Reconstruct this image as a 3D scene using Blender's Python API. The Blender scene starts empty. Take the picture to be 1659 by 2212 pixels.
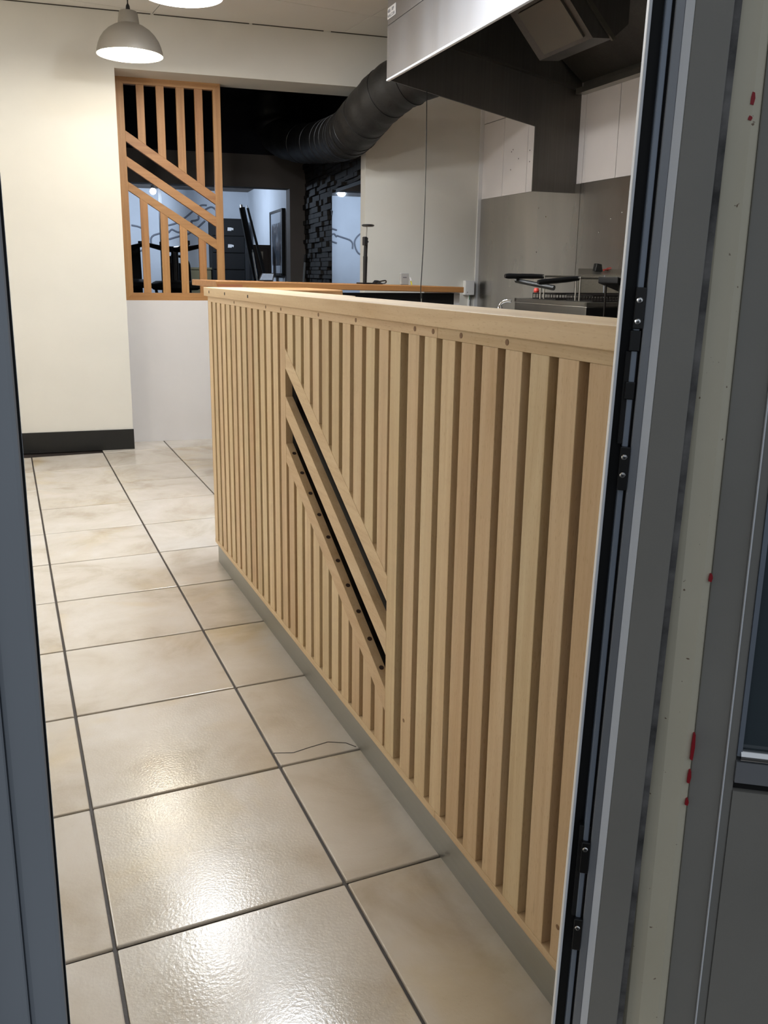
import bpy, bmesh, math, random
from mathutils import Vector, Matrix
random.seed(7)
SC = bpy.context.scene
COL = SC.collection
R = math.radians

# ------------------------------------------------------------------ camera
cd = bpy.data.cameras.new('camera'); cam = bpy.data.objects.new('camera', cd); COL.objects.link(cam)
cam.location = (-0.0970, -1.3900, 1.2060)
cam.rotation_euler = (R(77.01), R(-0.74), R(-23.43))
cd.sensor_fit = 'VERTICAL'; cd.sensor_height = 36.0; cd.sensor_width = 27.0
cd.lens = 29.907
cd.shift_x = 0.0057; cd.shift_y = -0.04175
cd.clip_start = 0.02; cd.clip_end = 200
SC.camera = cam

# ------------------------------------------------------------------ world + exposure
wd = bpy.data.worlds.new('dusk_street'); SC.world = wd; wd.use_nodes = True
bg = wd.node_tree.nodes['Background']
bg.inputs['Color'].default_value = (0.80, 0.87, 0.96, 1); bg.inputs['Strength'].default_value = 0.50
SC.view_settings.view_transform = 'Standard'; SC.view_settings.look = 'None'
SC.view_settings.gamma = 1.0; SC.view_settings.use_curve_mapping = False
SC.view_settings.exposure = 0.0
SC.cycles.caustics_reflective = False; SC.cycles.caustics_refractive = False

LAMP_W = 24.0          # bulb of each pendant
WARM = (1.0, 0.94, 0.83); NEUTRAL = (0.99, 0.975, 0.96); COOL = (0.82, 0.90, 1.0); CLEAR = (0.94, 0.965, 1.0)

# ------------------------------------------------------------------ frames of reference (the building is not square)
class Frame:
    def __init__(s, o, deg):
        s.o = Vector(o); s.a = R(deg)
        s.m = Matrix.Translation(s.o) @ Matrix.Rotation(s.a, 4, 'Z')
    def w(s, p): return s.m @ Vector(p)
WF = Frame((0, 0, 0), 0)                    # tiles, counter
FF = Frame((0.662, 4.571, 0), -6.3)         # far wall: x along it, y away from the viewer
KF = Frame((3.184, 4.322, 0), -3.2)         # kitchen wall: x across, y along it (negative = nearer)

# ------------------------------------------------------------------ materials
def new_mat(name):
    m = bpy.data.materials.new(name); m.use_nodes = True
    nt = m.node_tree
    return m, nt, nt.nodes['Principled BSDF']
def lin(c):
    return tuple(((x/12.92) if x <= 0.04045 else ((x+0.055)/1.055)**2.4) for x in c)
def rgb(r, g, b): return lin((r/255, g/255, b/255)) + (1,)
def noise(nt, vec, scale, detail=3, rough=0.55, dist=0.0):
    n = nt.nodes.new('ShaderNodeTexNoise'); n.inputs['Scale'].default_value = scale
    n.inputs['Detail'].default_value = detail; n.inputs['Roughness'].default_value = rough
    n.inputs['Distortion'].default_value = dist
    nt.links.new(vec, n.inputs['Vector']); return n
def ramp(nt, fac, stops):
    r = nt.nodes.new('ShaderNodeValToRGB'); e = r.color_ramp.elements
    while len(e) > 1: e.remove(e[-1])
    e[0].position = stops[0][0]; e[0].color = stops[0][1]
    for p, c in stops[1:]:
        k = e.new(p); k.color = c
    nt.links.new(fac, r.inputs['Fac']); return r
def coords(nt, scale=(1, 1, 1), rnd=0.0):
    tc = nt.nodes.new('ShaderNodeTexCoord'); out = tc.outputs['Object']
    if rnd:
        oi = nt.nodes.new('ShaderNodeObjectInfo')
        mu = nt.nodes.new('ShaderNodeMath'); mu.operation = 'MULTIPLY'; mu.inputs[1].default_value = rnd
        nt.links.new(oi.outputs['Random'], mu.inputs[0])
        ad = nt.nodes.new('ShaderNodeVectorMath'); ad.operation = 'ADD'
        nt.links.new(out, ad.inputs[0]); nt.links.new(mu.outputs[0], ad.inputs[1]); out = ad.outputs[0]
    mp = nt.nodes.new('ShaderNodeMapping'); mp.inputs['Scale'].default_value = scale
    nt.links.new(out, mp.inputs['Vector']); return mp.outputs['Vector']
def mixc(nt, fac, a, b, mode='MIX'):
    m = nt.nodes.new('ShaderNodeMix'); m.data_type = 'RGBA'; m.blend_type = mode
    for s, v in ((0, fac), (6, a), (7, b)):
        if hasattr(v, 'is_linked'): nt.links.new(v, m.inputs[s])
        else: m.inputs[s].default_value = v
    return m.outputs[2]
def bump(nt, h, bsdf, strength=0.1, dist=0.002):
    b = nt.nodes.new('ShaderNodeBump'); b.inputs['Strength'].default_value = strength
    b.inputs['Distance'].default_value = dist
    nt.links.new(h, b.inputs['Height']); nt.links.new(b.outputs['Normal'], bsdf.inputs['Normal'])
def plain(name, col, rough=0.5, metal=0.0, spec=None, mottle=0.0, mscale=6.0, bmp=0.0, bscale=200.0):
    m, nt, b = new_mat(name)
    b.inputs['Base Color'].default_value = col; b.inputs['Roughness'].default_value = rough
    b.inputs['Metallic'].default_value = metal
    if spec is not None: b.inputs['Specular IOR Level'].default_value = spec
    if mottle:
        v = coords(nt); n = noise(nt, v, mscale, 5)
        d = tuple(x*(1-mottle) for x in col[:3])+(1,); l = tuple(min(1, x*(1+mottle*0.5)) for x in col[:3])+(1,)
        r = ramp(nt, n.outputs['Fac'], [(0.3, d), (0.7, l)]); nt.links.new(r.outputs['Color'], b.inputs['Base Color'])
    if bmp:
        v = coords(nt); n = noise(nt, v, bscale, 2); bump(nt, n.outputs['Fac'], b, bmp)
    return m
def emit(name, col, strength):
    m, nt, b = new_mat(name)
    b.inputs['Base Color'].default_value = col; b.inputs['Emission Color'].default_value = col
    b.inputs['Emission Strength'].default_value = strength; return m
def wood(name, axis, base, dark, pale, rough=0.5):
    """straight-grained timber, grain along the given local axis; tone differs from board to board"""
    m, nt, b = new_mat(name)
    sc = [46, 46, 46]; sc['xyz'.index(axis)] = 1.6
    v = coords(nt, tuple(sc), rnd=9.0)
    n1 = noise(nt, v, 1.0, 5, 0.6, 0.6)
    sc2 = [9, 9, 9]; sc2['xyz'.index(axis)] = 0.7
    v2 = coords(nt, tuple(sc2), rnd=23.0); n2 = noise(nt, v2, 1.0, 3, 0.5, 1.2)
    c1 = ramp(nt, n1.outputs['Fac'], [(0.28, dark), (0.5, base), (0.75, pale)]).outputs['Color']
    oi = nt.nodes.new('ShaderNodeObjectInfo')
    tone = ramp(nt, oi.outputs['Random'], [(0.0, (0.86, 0.78, 0.71, 1)), (0.25, (0.97, 0.93, 0.90, 1)), (0.5, (1.05, 1.03, 1.0, 1)), (0.75, (1.0, 1.01, 0.96, 1)), (1.0, (0.91, 0.90, 0.86, 1))]).outputs['Color']
    c2 = mixc(nt, 1.0, c1, tone, 'MULTIPLY')
    fl = ramp(nt, n2.outputs['Fac'], [(0.0, (1, 1, 1, 1)), (0.62, (1, 1, 1, 1)), (0.80, (0.80, 0.72, 0.62, 1))]).outputs['Color']
    c3 = mixc(nt, 0.8, c2, fl, 'MULTIPLY')
    sc3 = [30, 30, 30]; sc3['xyz'.index(axis)] = 5.0
    v3 = coords(nt, tuple(sc3), rnd=41.0); n3 = noise(nt, v3, 1.0, 2, 0.5, 2.0)
    kn = ramp(nt, n3.outputs['Fac'], [(0.0, (1, 1, 1, 1)), (0.76, (1, 1, 1, 1)), (0.84, (0.42, 0.30, 0.20, 1))]).outputs['Color']
    c4 = mixc(nt, 0.9, c3, kn, 'MULTIPLY')
    sc4 = [420, 420, 420]; sc4['xyz'.index(axis)] = 70
    v4 = coords(nt, tuple(sc4), rnd=5.0); n4 = noise(nt, v4, 1.0, 1, 0.5)
    fk = ramp(nt, n4.outputs['Fac'], [(0.0, (1, 1, 1, 1)), (0.60, (1, 1, 1, 1)), (0.72, (0.80, 0.72, 0.64, 1))]).outputs['Color']
    c4 = mixc(nt, 0.55, c4, fk, 'MULTIPLY')
    nt.links.new(c4, b.inputs['Base Color']); b.inputs['Roughness'].default_value = rough
    bump(nt, n1.outputs['Fac'], b, 0.06, 0.001)
    return m
BEECH = dict(base=rgb(217, 192, 154), dark=rgb(205, 176, 136), pale=rgb(226, 205, 170))
beech_z = wood('beech_upright', 'z', **BEECH)
beech_y = wood('beech_lengthwise', 'y', **BEECH)
beech_x = wood('beech_crosswise', 'x', **BEECH)
OAK = dict(base=rgb(168, 122, 72), dark=rgb(150, 104, 58), pale=rgb(180, 136, 86))
oiled_z = wood('oiled_beech_upright', 'z', **OAK)
oiled_x = wood('oiled_beech_crosswise', 'x', **OAK)
plug_m = plain('plug_endgrain', rgb(132, 98, 66), 0.6)
dark_plug = plain('dark_plug', rgb(56, 38, 30), 0.6)
splice_m = plain('splice_wood', rgb(150, 92, 58), 0.55)

wall_m = plain('cream_wall_paint', rgb(224, 220, 210), 0.75, mottle=0.03, mscale=3, bmp=0.05, bscale=160)
lowwall_m = plain('white_board_paint', rgb(226, 222, 220), 0.6, mottle=0.02)
ceil_m = plain('ceiling_board', rgb(230, 226, 218), 0.85, mottle=0.03, mscale=2)
joint_m = plain('ceiling_void', rgb(60, 52, 44), 0.9)
base_m = plain('black_skirting', rgb(14, 14, 13), 0.45)
grout_m = plain('dark_grout', rgb(42, 34, 30), 0.55, bmp=0.2, bscale=300)
wtile_m = plain('white_glazed_tile', rgb(232, 226, 224), 0.22, mottle=0.02)
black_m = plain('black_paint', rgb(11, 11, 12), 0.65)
blackpl_m = plain('black_plastic', rgb(18, 18, 19), 0.35)
blackcl_m = plain('black_cloth', rgb(15, 15, 17), 0.85)
darkgrey_m = plain('dark_grey_paint', rgb(112, 104, 98), 0.8)
void_m = plain('black_ceiling', rgb(20, 20, 30), 0.9)
whitepl_m = plain('white_plastic', rgb(232, 230, 228), 0.35)
greypl_m = plain('grey_plastic', rgb(150, 150, 146), 0.4)
paper_m = plain('paper_label', rgb(226, 224, 222), 0.7)
ink_m = plain('ink', rgb(70, 66, 80), 0.7)
red_m = plain('red_plastic', rgb(206, 62, 48), 0.4)
yellow_m = plain('yellow_plastic', rgb(226, 214, 70), 0.4)
green_m = plain('green_wire', rgb(36, 140, 80), 0.4)
mirror_m = plain('mirror_glass', (0.86, 0.88, 0.9, 1), 0.02, 1.0)
mural_m = plain('mural_grey_paint', rgb(120, 124, 134), 0.7)
coolwall_m = plain('pale_wall_paint', rgb(214, 220, 228), 0.75, mottle=0.10, mscale=2.0)
wain_m = plain('olive_wainscot', rgb(120, 112, 84), 0.8)
chrome_m = plain('chrome', (0.82, 0.82, 0.82, 1), 0.12, 1.0)
wire_m = plain('steel_wire', (0.45, 0.43, 0.40, 1), 0.35, 1.0)

def steel(name, col, rough, axis='z', streak=0.15, stain=0.0):
    m, nt, b = new_mat(name)
    sc = [90, 90, 90]; sc['xyz'.index(axis)] = 1.5
    v = coords(nt, tuple(sc)); n = noise(nt, v, 1.0, 3)
    b.inputs['Metallic'].default_value = 1.0
    d = tuple(x*(1-streak) for x in col[:3])+(1,); l = tuple(min(1, x*(1+streak)) for x in col[:3])+(1,)
    c = ramp(nt, n.outputs['Fac'], [(0.3, d), (0.7, l)]).outputs['Color']
    rr = nt.nodes.new('ShaderNodeMapRange'); rr.inputs[3].default_value = rough*0.8; rr.inputs[4].default_value = rough*1.25
    if stain:
        v2 = coords(nt, (2.2, 4.0, 0.7)); n2 = noise(nt, v2, 1.3, 1.5, 0.4, 0.3)
        st = ramp(nt, n2.outputs['Fac'], [(0.25, (1, 0.985, 0.96, 1)), (0.75, (1-stain, 1-stain, 1-stain, 1))]).outputs['Color']
        c = mixc(nt, 1.0, c, st, 'MULTIPLY'); nt.links.new(n2.outputs['Fac'], rr.inputs[0])
    else: nt.links.new(n.outputs['Fac'], rr.inputs[0])
    nt.links.new(rr.outputs[0], b.inputs['Roughness']); nt.links.new(c, b.inputs['Base Color'])
    return m
kick_m = steel('kick_plate_steel', (0.42, 0.42, 0.39, 1), 0.42, 'y', 0.06)
hoodf_m = steel('hood_steel', (0.46, 0.455, 0.47, 1), 0.5, 'z', 0.015, 0.05)
hoodin_m = steel('greasy_unlit_hood_steel', (0.16, 0.15, 0.14, 1), 0.5, 'z', 0.08, 0.3)  # colour darkened for both grease and the unlit inside of the hood
filter_m = steel('filter_steel', (0.17, 0.155, 0.13, 1), 0.5, 'z', 0.05)
splash_m = steel('splashback_steel', (0.62, 0.595, 0.56, 1), 0.27, 'z', 0.012, 0.20)
unit_m = steel('appliance_steel', (0.52, 0.51, 0.47, 1), 0.32, 'y', 0.08, 0.25)
alu_m = plain('grey_aluminium', rgb(150, 153, 158), 0.42, 0.35, mottle=0.06, mscale=4)
frameface_m = plain('door_face_paint', rgb(146, 144, 138), 0.55, 0.0, mottle=0.10, mscale=3, bmp=0.05, bscale=400)
lightalu_m = plain('bright_aluminium', rgb(236, 240, 246), 0.35, 0.0)
strip_m = plain('blue_grey_strip', rgb(140, 150, 164), 0.4, 0.3)
jamb_m = plain('blue_grey_jamb', rgb(164, 170, 177), 0.45, 0.0, mottle=0.08, mscale=3)
seal_m = plain('dirty_seal', rgb(118, 116, 114), 0.8, mottle=0.7, mscale=26)
glass_m = plain('dark_door_glass', rgb(70, 80, 86), 0.06, 0.0)
def cream_jamb():
    m, nt, b = new_mat('cream_jamb_paint')
    v = coords(nt, (1, 1, 0.6)); n = noise(nt, v, 7, 5); c = ramp(nt, n.outputs['Fac'], [(0.3, rgb(212, 204, 180)), (0.7, rgb(222, 215, 193))]).outputs['Color']
    v2 = coords(nt, (1, 1, 1)); n2 = noise(nt, v2, 120, 2); sp = ramp(nt, n2.outputs['Fac'], [(0.0, (1, 1, 1, 1)), (0.72, (1, 1, 1, 1)), (0.76, (0.30, 0.22, 0.18, 1))]).outputs['Color']
    nt.links.new(mixc(nt, 1.0, c, sp, 'MULTIPLY'), b.inputs['Base Color']); b.inputs['Roughness'].default_value = 0.5
    return m
creamjamb_m = cream_jamb()
def floor_tile():
    m, nt, b = new_mat('beige_floor_tile')
    v = coords(nt, (1, 1, 1), rnd=37.0)
    n1 = noise(nt, v, 3.2, 6, 0.62, 0.4)
    base = ramp(nt, n1.outputs['Fac'], [(0.30, rgb(186, 173, 154)), (0.48, rgb(206, 197, 184)), (0.68, rgb(216, 209, 200))]).outputs['Color']
    n2 = noise(nt, v, 1.7, 4, 0.6, 0.8)
    yel = ramp(nt, n2.outputs['Fac'], [(0.0, (1, 1, 1, 1)), (0.54, (1, 1, 1, 1)), (0.70, (0.98, 0.92, 0.78, 1))]).outputs['Color']
    c = mixc(nt, 1.0, base, yel, 'MULTIPLY')
    n3 = noise(nt, v, 60, 3, 0.7)
    sp = ramp(nt, n3.outputs['Fac'], [(0.0, (1, 1, 1, 1)), (0.70, (1, 1, 1, 1)), (0.80, (0.80, 0.75, 0.70, 1))]).outputs['Color']
    c = mixc(nt, 1.0, c, sp, 'MULTIPLY')
    nt.links.new(c, b.inputs['Base Color'])
    rr = nt.nodes.new('ShaderNodeMapRange'); rr.inputs[1].default_value = 0.3; rr.inputs[2].default_value = 0.7
    rr.inputs[3].default_value = 0.17; rr.inputs[4].default_value = 0.24
    nt.links.new(n1.outputs['Fac'], rr.inputs[0]); nt.links.new(rr.outputs[0], b.inputs['Roughness'])
    n4 = noise(nt, v, 180, 2, 0.5); bump(nt, n4.outputs['Fac'], b, 0.24, 0.0012)
    b.inputs['Specular IOR Level'].default_value = 0.68
    return m
tile_m = floor_tile()
def brick_mat():
    m, nt, b = new_mat('dark_slate')
    v = coords(nt, (1, 1, 1), rnd=11.0); n = noise(nt, v, 14, 6, 0.7)
    nt.links.new(ramp(nt, n.outputs['Fac'], [(0.3, rgb(20, 19, 18)), (0.7, rgb(50, 46, 42))]).outputs['Color'], b.inputs['Base Color'])
    b.inputs['Roughness'].default_value = 0.8; bump(nt, n.outputs['Fac'], b, 0.5, 0.01); return m
slate_m = brick_mat()
def duct_mat():
    m, nt, b = new_mat('black_foil_duct')
    v = coords(nt, (1, 1, 1)); n = noise(nt, v, 18, 4, 0.6, 0.6)
    b.inputs['Base Color'].default_value = rgb(21, 20, 19); b.inputs['Roughness'].default_value = 0.55
    bump(nt, n.outputs['Fac'], b, 0.5, 0.006); return m
duct_m = duct_mat()
shade_m = plain('taupe_satin_metal', rgb(150, 143, 132), 0.45, 0.25)
shadein_m = plain('white_enamel', rgb(245, 242, 232), 0.5)

# ------------------------------------------------------------------ mesh helpers
class MB:
    def __init__(s): s.v = []; s.f = []; s.smooth = False
    def quad(s, a, b, c, d):
        k = len(s.v); s.v += [a, b, c, d]; s.f.append((k, k+1, k+2, k+3)); return s
    def box(s, x0, x1, y0, y1, z0, z1):
        k = len(s.v)
        s.v += [(x0,y0,z0),(x1,y0,z0),(x1,y1,z0),(x0,y1,z0),(x0,y0,z1),(x1,y0,z1),(x1,y1,z1),(x0,y1,z1)]
        for q in ((0,3,2,1),(4,5,6,7),(0,1,5,4),(1,2,6,5),(2,3,7,6),(3,0,4,7)): s.f.append(tuple(k+i for i in q))
        return s
    def prism(s, poly, axis, a, b):
        """poly: 2-D points; extruded along axis from a to b. x:(y,z) y:(x,z) z:(x,y)"""
        def P(p, h):
            return {'x': (h, p[0], p[1]), 'y': (p[0], h, p[1]), 'z': (p[0], p[1], h)}[axis]
        k = len(s.v); n = len(poly)
        s.v += [P(p, a) for p in poly] + [P(p, b) for p in poly]
        s.f.append(tuple(range(k+n-1, k-1, -1))); s.f.append(tuple(range(k+n, k+2*n)))
        for i in range(n):
            j = (i+1) % n; s.f.append((k+i, k+j, k+n+j, k+n+i))
        return s
    def lathe(s, prof, c=(0,0,0), seg=32, axis='z'):
        k = len(s.v); n = len(prof)
        for i in range(seg):
            t = 2*math.pi*i/seg
            for r, z in prof:
                x, y = r*math.cos(t), r*math.sin(t)
                p = {'z': (x, y, z), 'y': (x, z, y), 'x': (z, x, y)}[axis]
                s.v.append((c[0]+p[0], c[1]+p[1], c[2]+p[2]))
        for i in range(seg):
            j = (i+1) % seg
            for q in range(n-1): s.f.append((k+i*n+q, k+j*n+q, k+j*n+q+1, k+i*n+q+1))
        return s
    def cyl(s, c, r, h, axis='z', seg=12):
        return s.lathe([(0.0001, 0), (r, 0), (r, h), (0.0001, h)], c, seg, axis)
    def tube(s, pts, rad, seg=10, cap=True):
        pts = [Vector(p) for p in pts]; n = len(pts); k = len(s.v)
        if not isinstance(rad, (list, tuple)): rad = [rad]*n
        up = None
        for i, p in enumerate(pts):
            d = (pts[min(i+1, n-1)]-pts[max(i-1, 0)]).normalized()
            if up is None:
                up = Vector((0,0,1)) if abs(d.z) < 0.9 else Vector((1,0,0))
            a = (up - d*up.dot(d)).normalized(); b = d.cross(a); up = a
            for q in range(seg):
                t = 2*math.pi*q/seg; s.v.append(tuple(p + (a*math.cos(t)+b*math.sin(t))*rad[i]))
        for i in range(n-1):
            for q in range(seg):
                r_ = (q+1) % seg; s.f.append((k+i*seg+q, k+i*seg+r_, k+(i+1)*seg+r_, k+(i+1)*seg+q))
        if cap:
            s.f.append(tuple(k+q for q in range(seg-1, -1, -1))); s.f.append(tuple(k+(n-1)*seg+q for q in range(seg)))
        return s
    def bar(s, p, q, w, h):
        """square bar from p to q"""
        p, q = Vector(p), Vector(q); d = (q-p).normalized()
        up = Vector((0,0,1)) if abs(d.z) < 0.95 else Vector((0,1,0))
        a = d.cross(up).normalized(); b = a.cross(d)
        k = len(s.v)
        for o in (p, q):
            for i, j in ((-1,-1),(1,-1),(1,1),(-1,1)): s.v.append(tuple(o+a*(i*w/2)+b*(j*h/2)))
        for f in ((0,3,2,1),(4,5,6,7),(0,1,5,4),(1,2,6,5),(2,3,7,6),(3,0,4,7)): s.f.append(tuple(k+i for i in f))
        return s
    def mesh(s, name, mat, off=(0,0,0), smooth=False):
        me = bpy.data.meshes.new(name)
        me.from_pydata([(a-off[0], b-off[1], c-off[2]) for a, b, c in s.v], [], s.f)
        bm = bmesh.new(); bm.from_mesh(me); bmesh.ops.recalc_face_normals(bm, faces=bm.faces); bm.to_mesh(me); bm.free()
        if mat: me.materials.append(mat)
        if smooth:
            for p in me.polygons: p.use_smooth = True
            try: me.set_sharp_from_angle(angle=R(40))
            except Exception: pass
        return me
ROOTBASE = {}
def link(name, data):
    o = bpy.data.objects.new(name, data); COL.objects.link(o); return o
def tag(o, label=None, cat=None, group=None, kind=None):
    if label: o['label'] = label
    if cat: o['category'] = cat
    if group: o['group'] = group
    if kind: o['kind'] = kind
    return o
def thing(name, label, cat, base=(0,0,0), frame=WF, group=None, kind=None):
    """an empty at the thing's base; children are given in the frame's coordinates"""
    o = link(name, None); o.empty_display_size = 0.05
    o.location = frame.w(base); o.rotation_euler = (0, 0, frame.a)
    ROOTBASE[o] = base
    return tag(o, label, cat, group, kind)
def part(mb, name, mat, parent, centre=None, smooth=False, bevel=0.0, label=None, kind=None, local=False):
    """a mesh under a thing (or under a part); centre = its own origin in frame coordinates"""
    pb = ROOTBASE[parent]
    c = centre if centre is not None else pb
    o = link(name, mb.mesh(name, mat, (0,0,0) if local else c, smooth)); o.parent = parent
    o.location = (c[0]-pb[0], c[1]-pb[1], c[2]-pb[2]); ROOTBASE[o] = c
    if bevel: bev(o, bevel)
    return tag(o, label, None, None, kind)
def bev(o, w, seg=2):
    m = o.modifiers.new('bevel', 'BEVEL'); m.width = w; m.segments = seg; m.limit_method = 'ANGLE'; m.angle_limit = R(35)
def single(mb, name, mat, label, cat, base=(0,0,0), frame=WF, group=None, kind=None, smooth=False, bevel=0.0):
    o = link(name, mb.mesh(name, mat, base, smooth)); o.location = frame.w(base); o.rotation_euler = (0,0,frame.a)
    ROOTBASE[o] = base
    if bevel: bev(o, bevel)
    return tag(o, label, cat, group, kind)
def struct(mb, name, mat, label, frame=WF, base=(0,0,0), bevel=0.0, cat='wall'):
    return single(mb, name, mat, label, cat, base, frame, None, 'structure', False, bevel)
def copyp(src, parent, loc, name=None):
    o = src.copy(); COL.objects.link(o); o.parent = parent
    pb = ROOTBASE[parent]; o.location = (loc[0]-pb[0], loc[1]-pb[1], loc[2]-pb[2]); ROOTBASE[o] = loc
    return o
def point_light(name, loc, watts, col, radius):
    l = bpy.data.lights.new(name, 'POINT'); l.energy = watts; l.color = col; l.shadow_soft_size = radius
    o = link(name, l); o.location = loc; return o

# ================================================================== ROOM SHELL
CEIL = 2.772
fl = struct(MB().box(-1.75, 4.2, -0.96, 10.6, -0.06, -0.006), 'floor', grout_m, 'beige square tiled floor with dark grout lines', cat='floor')
struct(MB().box(-14, 14, -14, -0.97, -0.08, -0.02), 'ground', plain('dark_pavement', rgb(70, 68, 66), 0.8, mottle=0.2), 'dark pavement outside the entrance', WF, (0, -5, -0.08), cat='pavement')
TS = 0.45
t0 = part(MB().box(-0.2214, 0.2214, -0.2214, 0.2214, -0.009, 0.0), 'floor_tile', tile_m, fl, (0, 0, 0), bevel=0.0028)
t0.location = (0.225, 0.225, 0); first = True
for j in range(-2, 11):
    for i in range(-4, 3):
        loc = ((i+0.5)*TS, (j+0.5)*TS, 0.0)
        if j == 10 and i < 1: continue
        if first: t0.location = loc; first = False; o = t0
        else: o = copyp(t0, fl, loc)
        o.rotation_euler = (R(random.uniform(-.12, .12)), R(random.uniform(-.12, .12)), R(random.uniform(-.1, .1)))
        ROOTBASE[o] = loc
        if (i, j) == (1, 1): cracked = o
# hairline crack across the near corner of one tile
ck = MB(); cp = [(0.452, 0.515), (0.50, 0.497), (0.545, 0.505), (0.60, 0.512), (0.642, 0.490), (0.66, 0.462)]
for a, b in zip(cp, cp[1:]): ck.bar((a[0], a[1], 0.0002), (b[0], b[1], 0.0002), 0.0026, 0.0008)
ROOTBASE[cracked] = (0.675, 0.675, 0); part(ck, 'crack', grout_m, cracked)

ce = struct(MB().box(-1.75, 4.2, -0.95, 4.95, CEIL+0.004, CEIL+0.12), 'ceiling', joint_m, 'suspended ceiling of large pale boards with thin joints', cat='ceiling')
CG = Frame((2.164, 3.973, 0), 3.5)
first = None
for a in range(-4, 2):
    for b in range(-9, 2):
        x, y = a*1.22 + 0.61, b*0.61 + 0.305
        p = CG.w((x, y, 0))
        if not (-1.9 < p.x < 4.2 and -0.9 < p.y < 4.9): continue
        if first is None:
            first = part(MB().box(-0.6075, 0.6075, -0.3025, 0.3025, 0, 0.004), 'ceiling_panel', ceil_m, ce, (0, 0, 0)); o = first
        else: o = copyp(first, ce, (0, 0, 0))
        o.location = (p.x, p.y, CEIL); o.rotation_euler = (0, 0, R(3.5)); 

far = struct(MB().box(-2.6, 0.0, 0.0, 0.30, 0, CEIL+0.05), 'wall_far', wall_m, 'tall cream wall left of the wooden slat screen', FF, (-1.2, 0, 0))
struct(MB().box(0.0, 2.56, 0.0, 0.33, 2.44, CEIL+0.05), 'trim_1', wall_m, 'cream boxed beam spanning above the opening to the dark room', FF, (0.8, 0, 2.44), cat='beam')
struct(MB().box(0.0, 1.66, 0.235, 0.36, 0, 1.0), 'wall_low', lowwall_m, 'low white wall under the wooden slat screen', FF, (0.8, 0.24, 0))
struct(MB().box(1.65, 2.56, 0.0, 0.12, 0, 2.44), 'wall_back', wall_m, 'pale wall behind the black duct and the far bar', FF, (2.1, 0, 0))
struct(MB().box(-2.6, 0.004, -0.012, 0.0, 0, 0.138), 'baseboard_far', base_m, 'black skirting board at the foot of the cream wall', FF, (-0.6, 0, 0), cat='baseboard')
for a, b, k in ((-0.66, 0.235, 5), (0.255, 0.855, 6), (0.875, 1.35, 7), (1.40, 2.0, 8)):  # dark strips stand in for the shade in the wall and ceiling crease
    struct(MB().box(a, b, -0.0035, 0.0, CEIL-0.005, CEIL), 'trim_%d' % k, joint_m, 'thin dark strip as shadow line between cream wall and ceiling', FF, ((a+b)/2, 0, CEIL), cat='trim')
wr = struct(MB().box(0.02, 0.16, -5.1, 0.10, 0, CEIL+0.05), 'wall_right', grout_m, 'kitchen wall clad in white tiles above stainless steel', KF, (0.06, -2, 0))
wt = None
for row in range(2):
    for k in range(11):
        y1 = -0.012-0.33*k; y0 = y1-0.3258; z0 = 1.74+row*0.517
        c = (0.01, (y0+y1)/2, z0)
        if wt is None: wt = part(MB().box(0.0, 0.02, y0, y1, z0, z0+0.513), 'wall_tile', wtile_m, wr, c, bevel=0.0015)
        else: copyp(wt, wr, c)
for y, z in ((-0.455, 2.02), (-0.475, 2.032), (-0.452, 1.905), (-0.555, 1.965), (-0.70, 2.0), (-0.705, 1.93)):
    part(MB().cyl((0, 0, 0), 0.0045, 0.0006, 'x', 8), 'screw_hole', grout_m, wr, (-0.0004, y, z), local=True)
struct(MB().box(-0.03, 0.0, -0.035, -0.005, 0, 2.44).box(-0.045, -0.03, -0.02, -0.005, 0, 2.44), 'trim_2', whitepl_m, 'white vertical corner strip where pale wall meets steel', KF, (-0.02, -0.02, 0), cat='trim')
struct(MB().box(-1.75, -1.62, -0.95, 4.95, 0, CEIL+0.05), 'wall_left', wall_m, 'cream wall along the left side of the passage', WF, (-1.68, 2, 0))
struct(MB().box(-1.62, -0.21, -0.86, -0.70, 0, CEIL+0.05).box(0.665, 3.2, -0.60, -0.545, 0, CEIL+0.05).box(-0.21, 0.665, -0.75, -0.60, 2.25, CEIL+0.05), 'wall_front', wall_m, 'front wall around the entrance door', WF, (-0.9, -0.8, 0))

# dark room beyond the opening
struct(MB().box(1.80, 1.95, 0.42, 6.0, 0, 2.78), 'wall_stone', black_m, 'dark stacked-slate wall beside the tall mirror', FF, (1.9, 1.6, 0))
ws = bpy.data.objects['wall_stone']
z = 0.95; rowi = 0
while z < 2.30:
    h = random.uniform(0.03, 0.055); y = 0.46 + random.uniform(-0.1, 0)
    while y < 2.60:
        L = random.uniform(0.12, 0.34); y1 = min(y+L, 2.6); d = random.uniform(0.008, 0.045); ya = max(y, 0.43)
        if y1-ya > 0.03 and not (ya < 1.40 and y1 > 0.44 and 1.05 < z < 1.86):
            part(MB().prism([(1.80-d, ya+0.003), (1.80, ya), (1.80, y1), (1.80-d*0.8, y1-0.003)], 'z', z+0.002, z+h-0.003), 'slate_stone', slate_m, ws, (1.79, (ya+y1)/2, z))
        y = y1
    z += h
struct(MB().box(-2.6, 1.81, 2.60, 2.78, 2.00, 2.30).box(1.635, 1.81, 2.60, 2.78, 0, 2.00).box(-2.6, -1.2, 2.60, 2.78, 0, 2.0), 'wall_portal', darkgrey_m, 'dark grey portal framing the brightly lit back room', FF, (0, 2.6, 0))
struct(MB().box(-2.6, 1.95, 2.60, 2.78, 2.30, 2.80), 'trim_3', void_m, 'black band above the dark grey portal', FF, (0, 2.6, 2.3), cat='trim')
struct(MB().box(-2.6, 2.6, 0.33, 2.78, 2.78, 2.86), 'ceiling_dark', void_m, 'black painted ceiling of the dark room', FF, (0, 1.5, 2.78), cat='ceiling')
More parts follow.
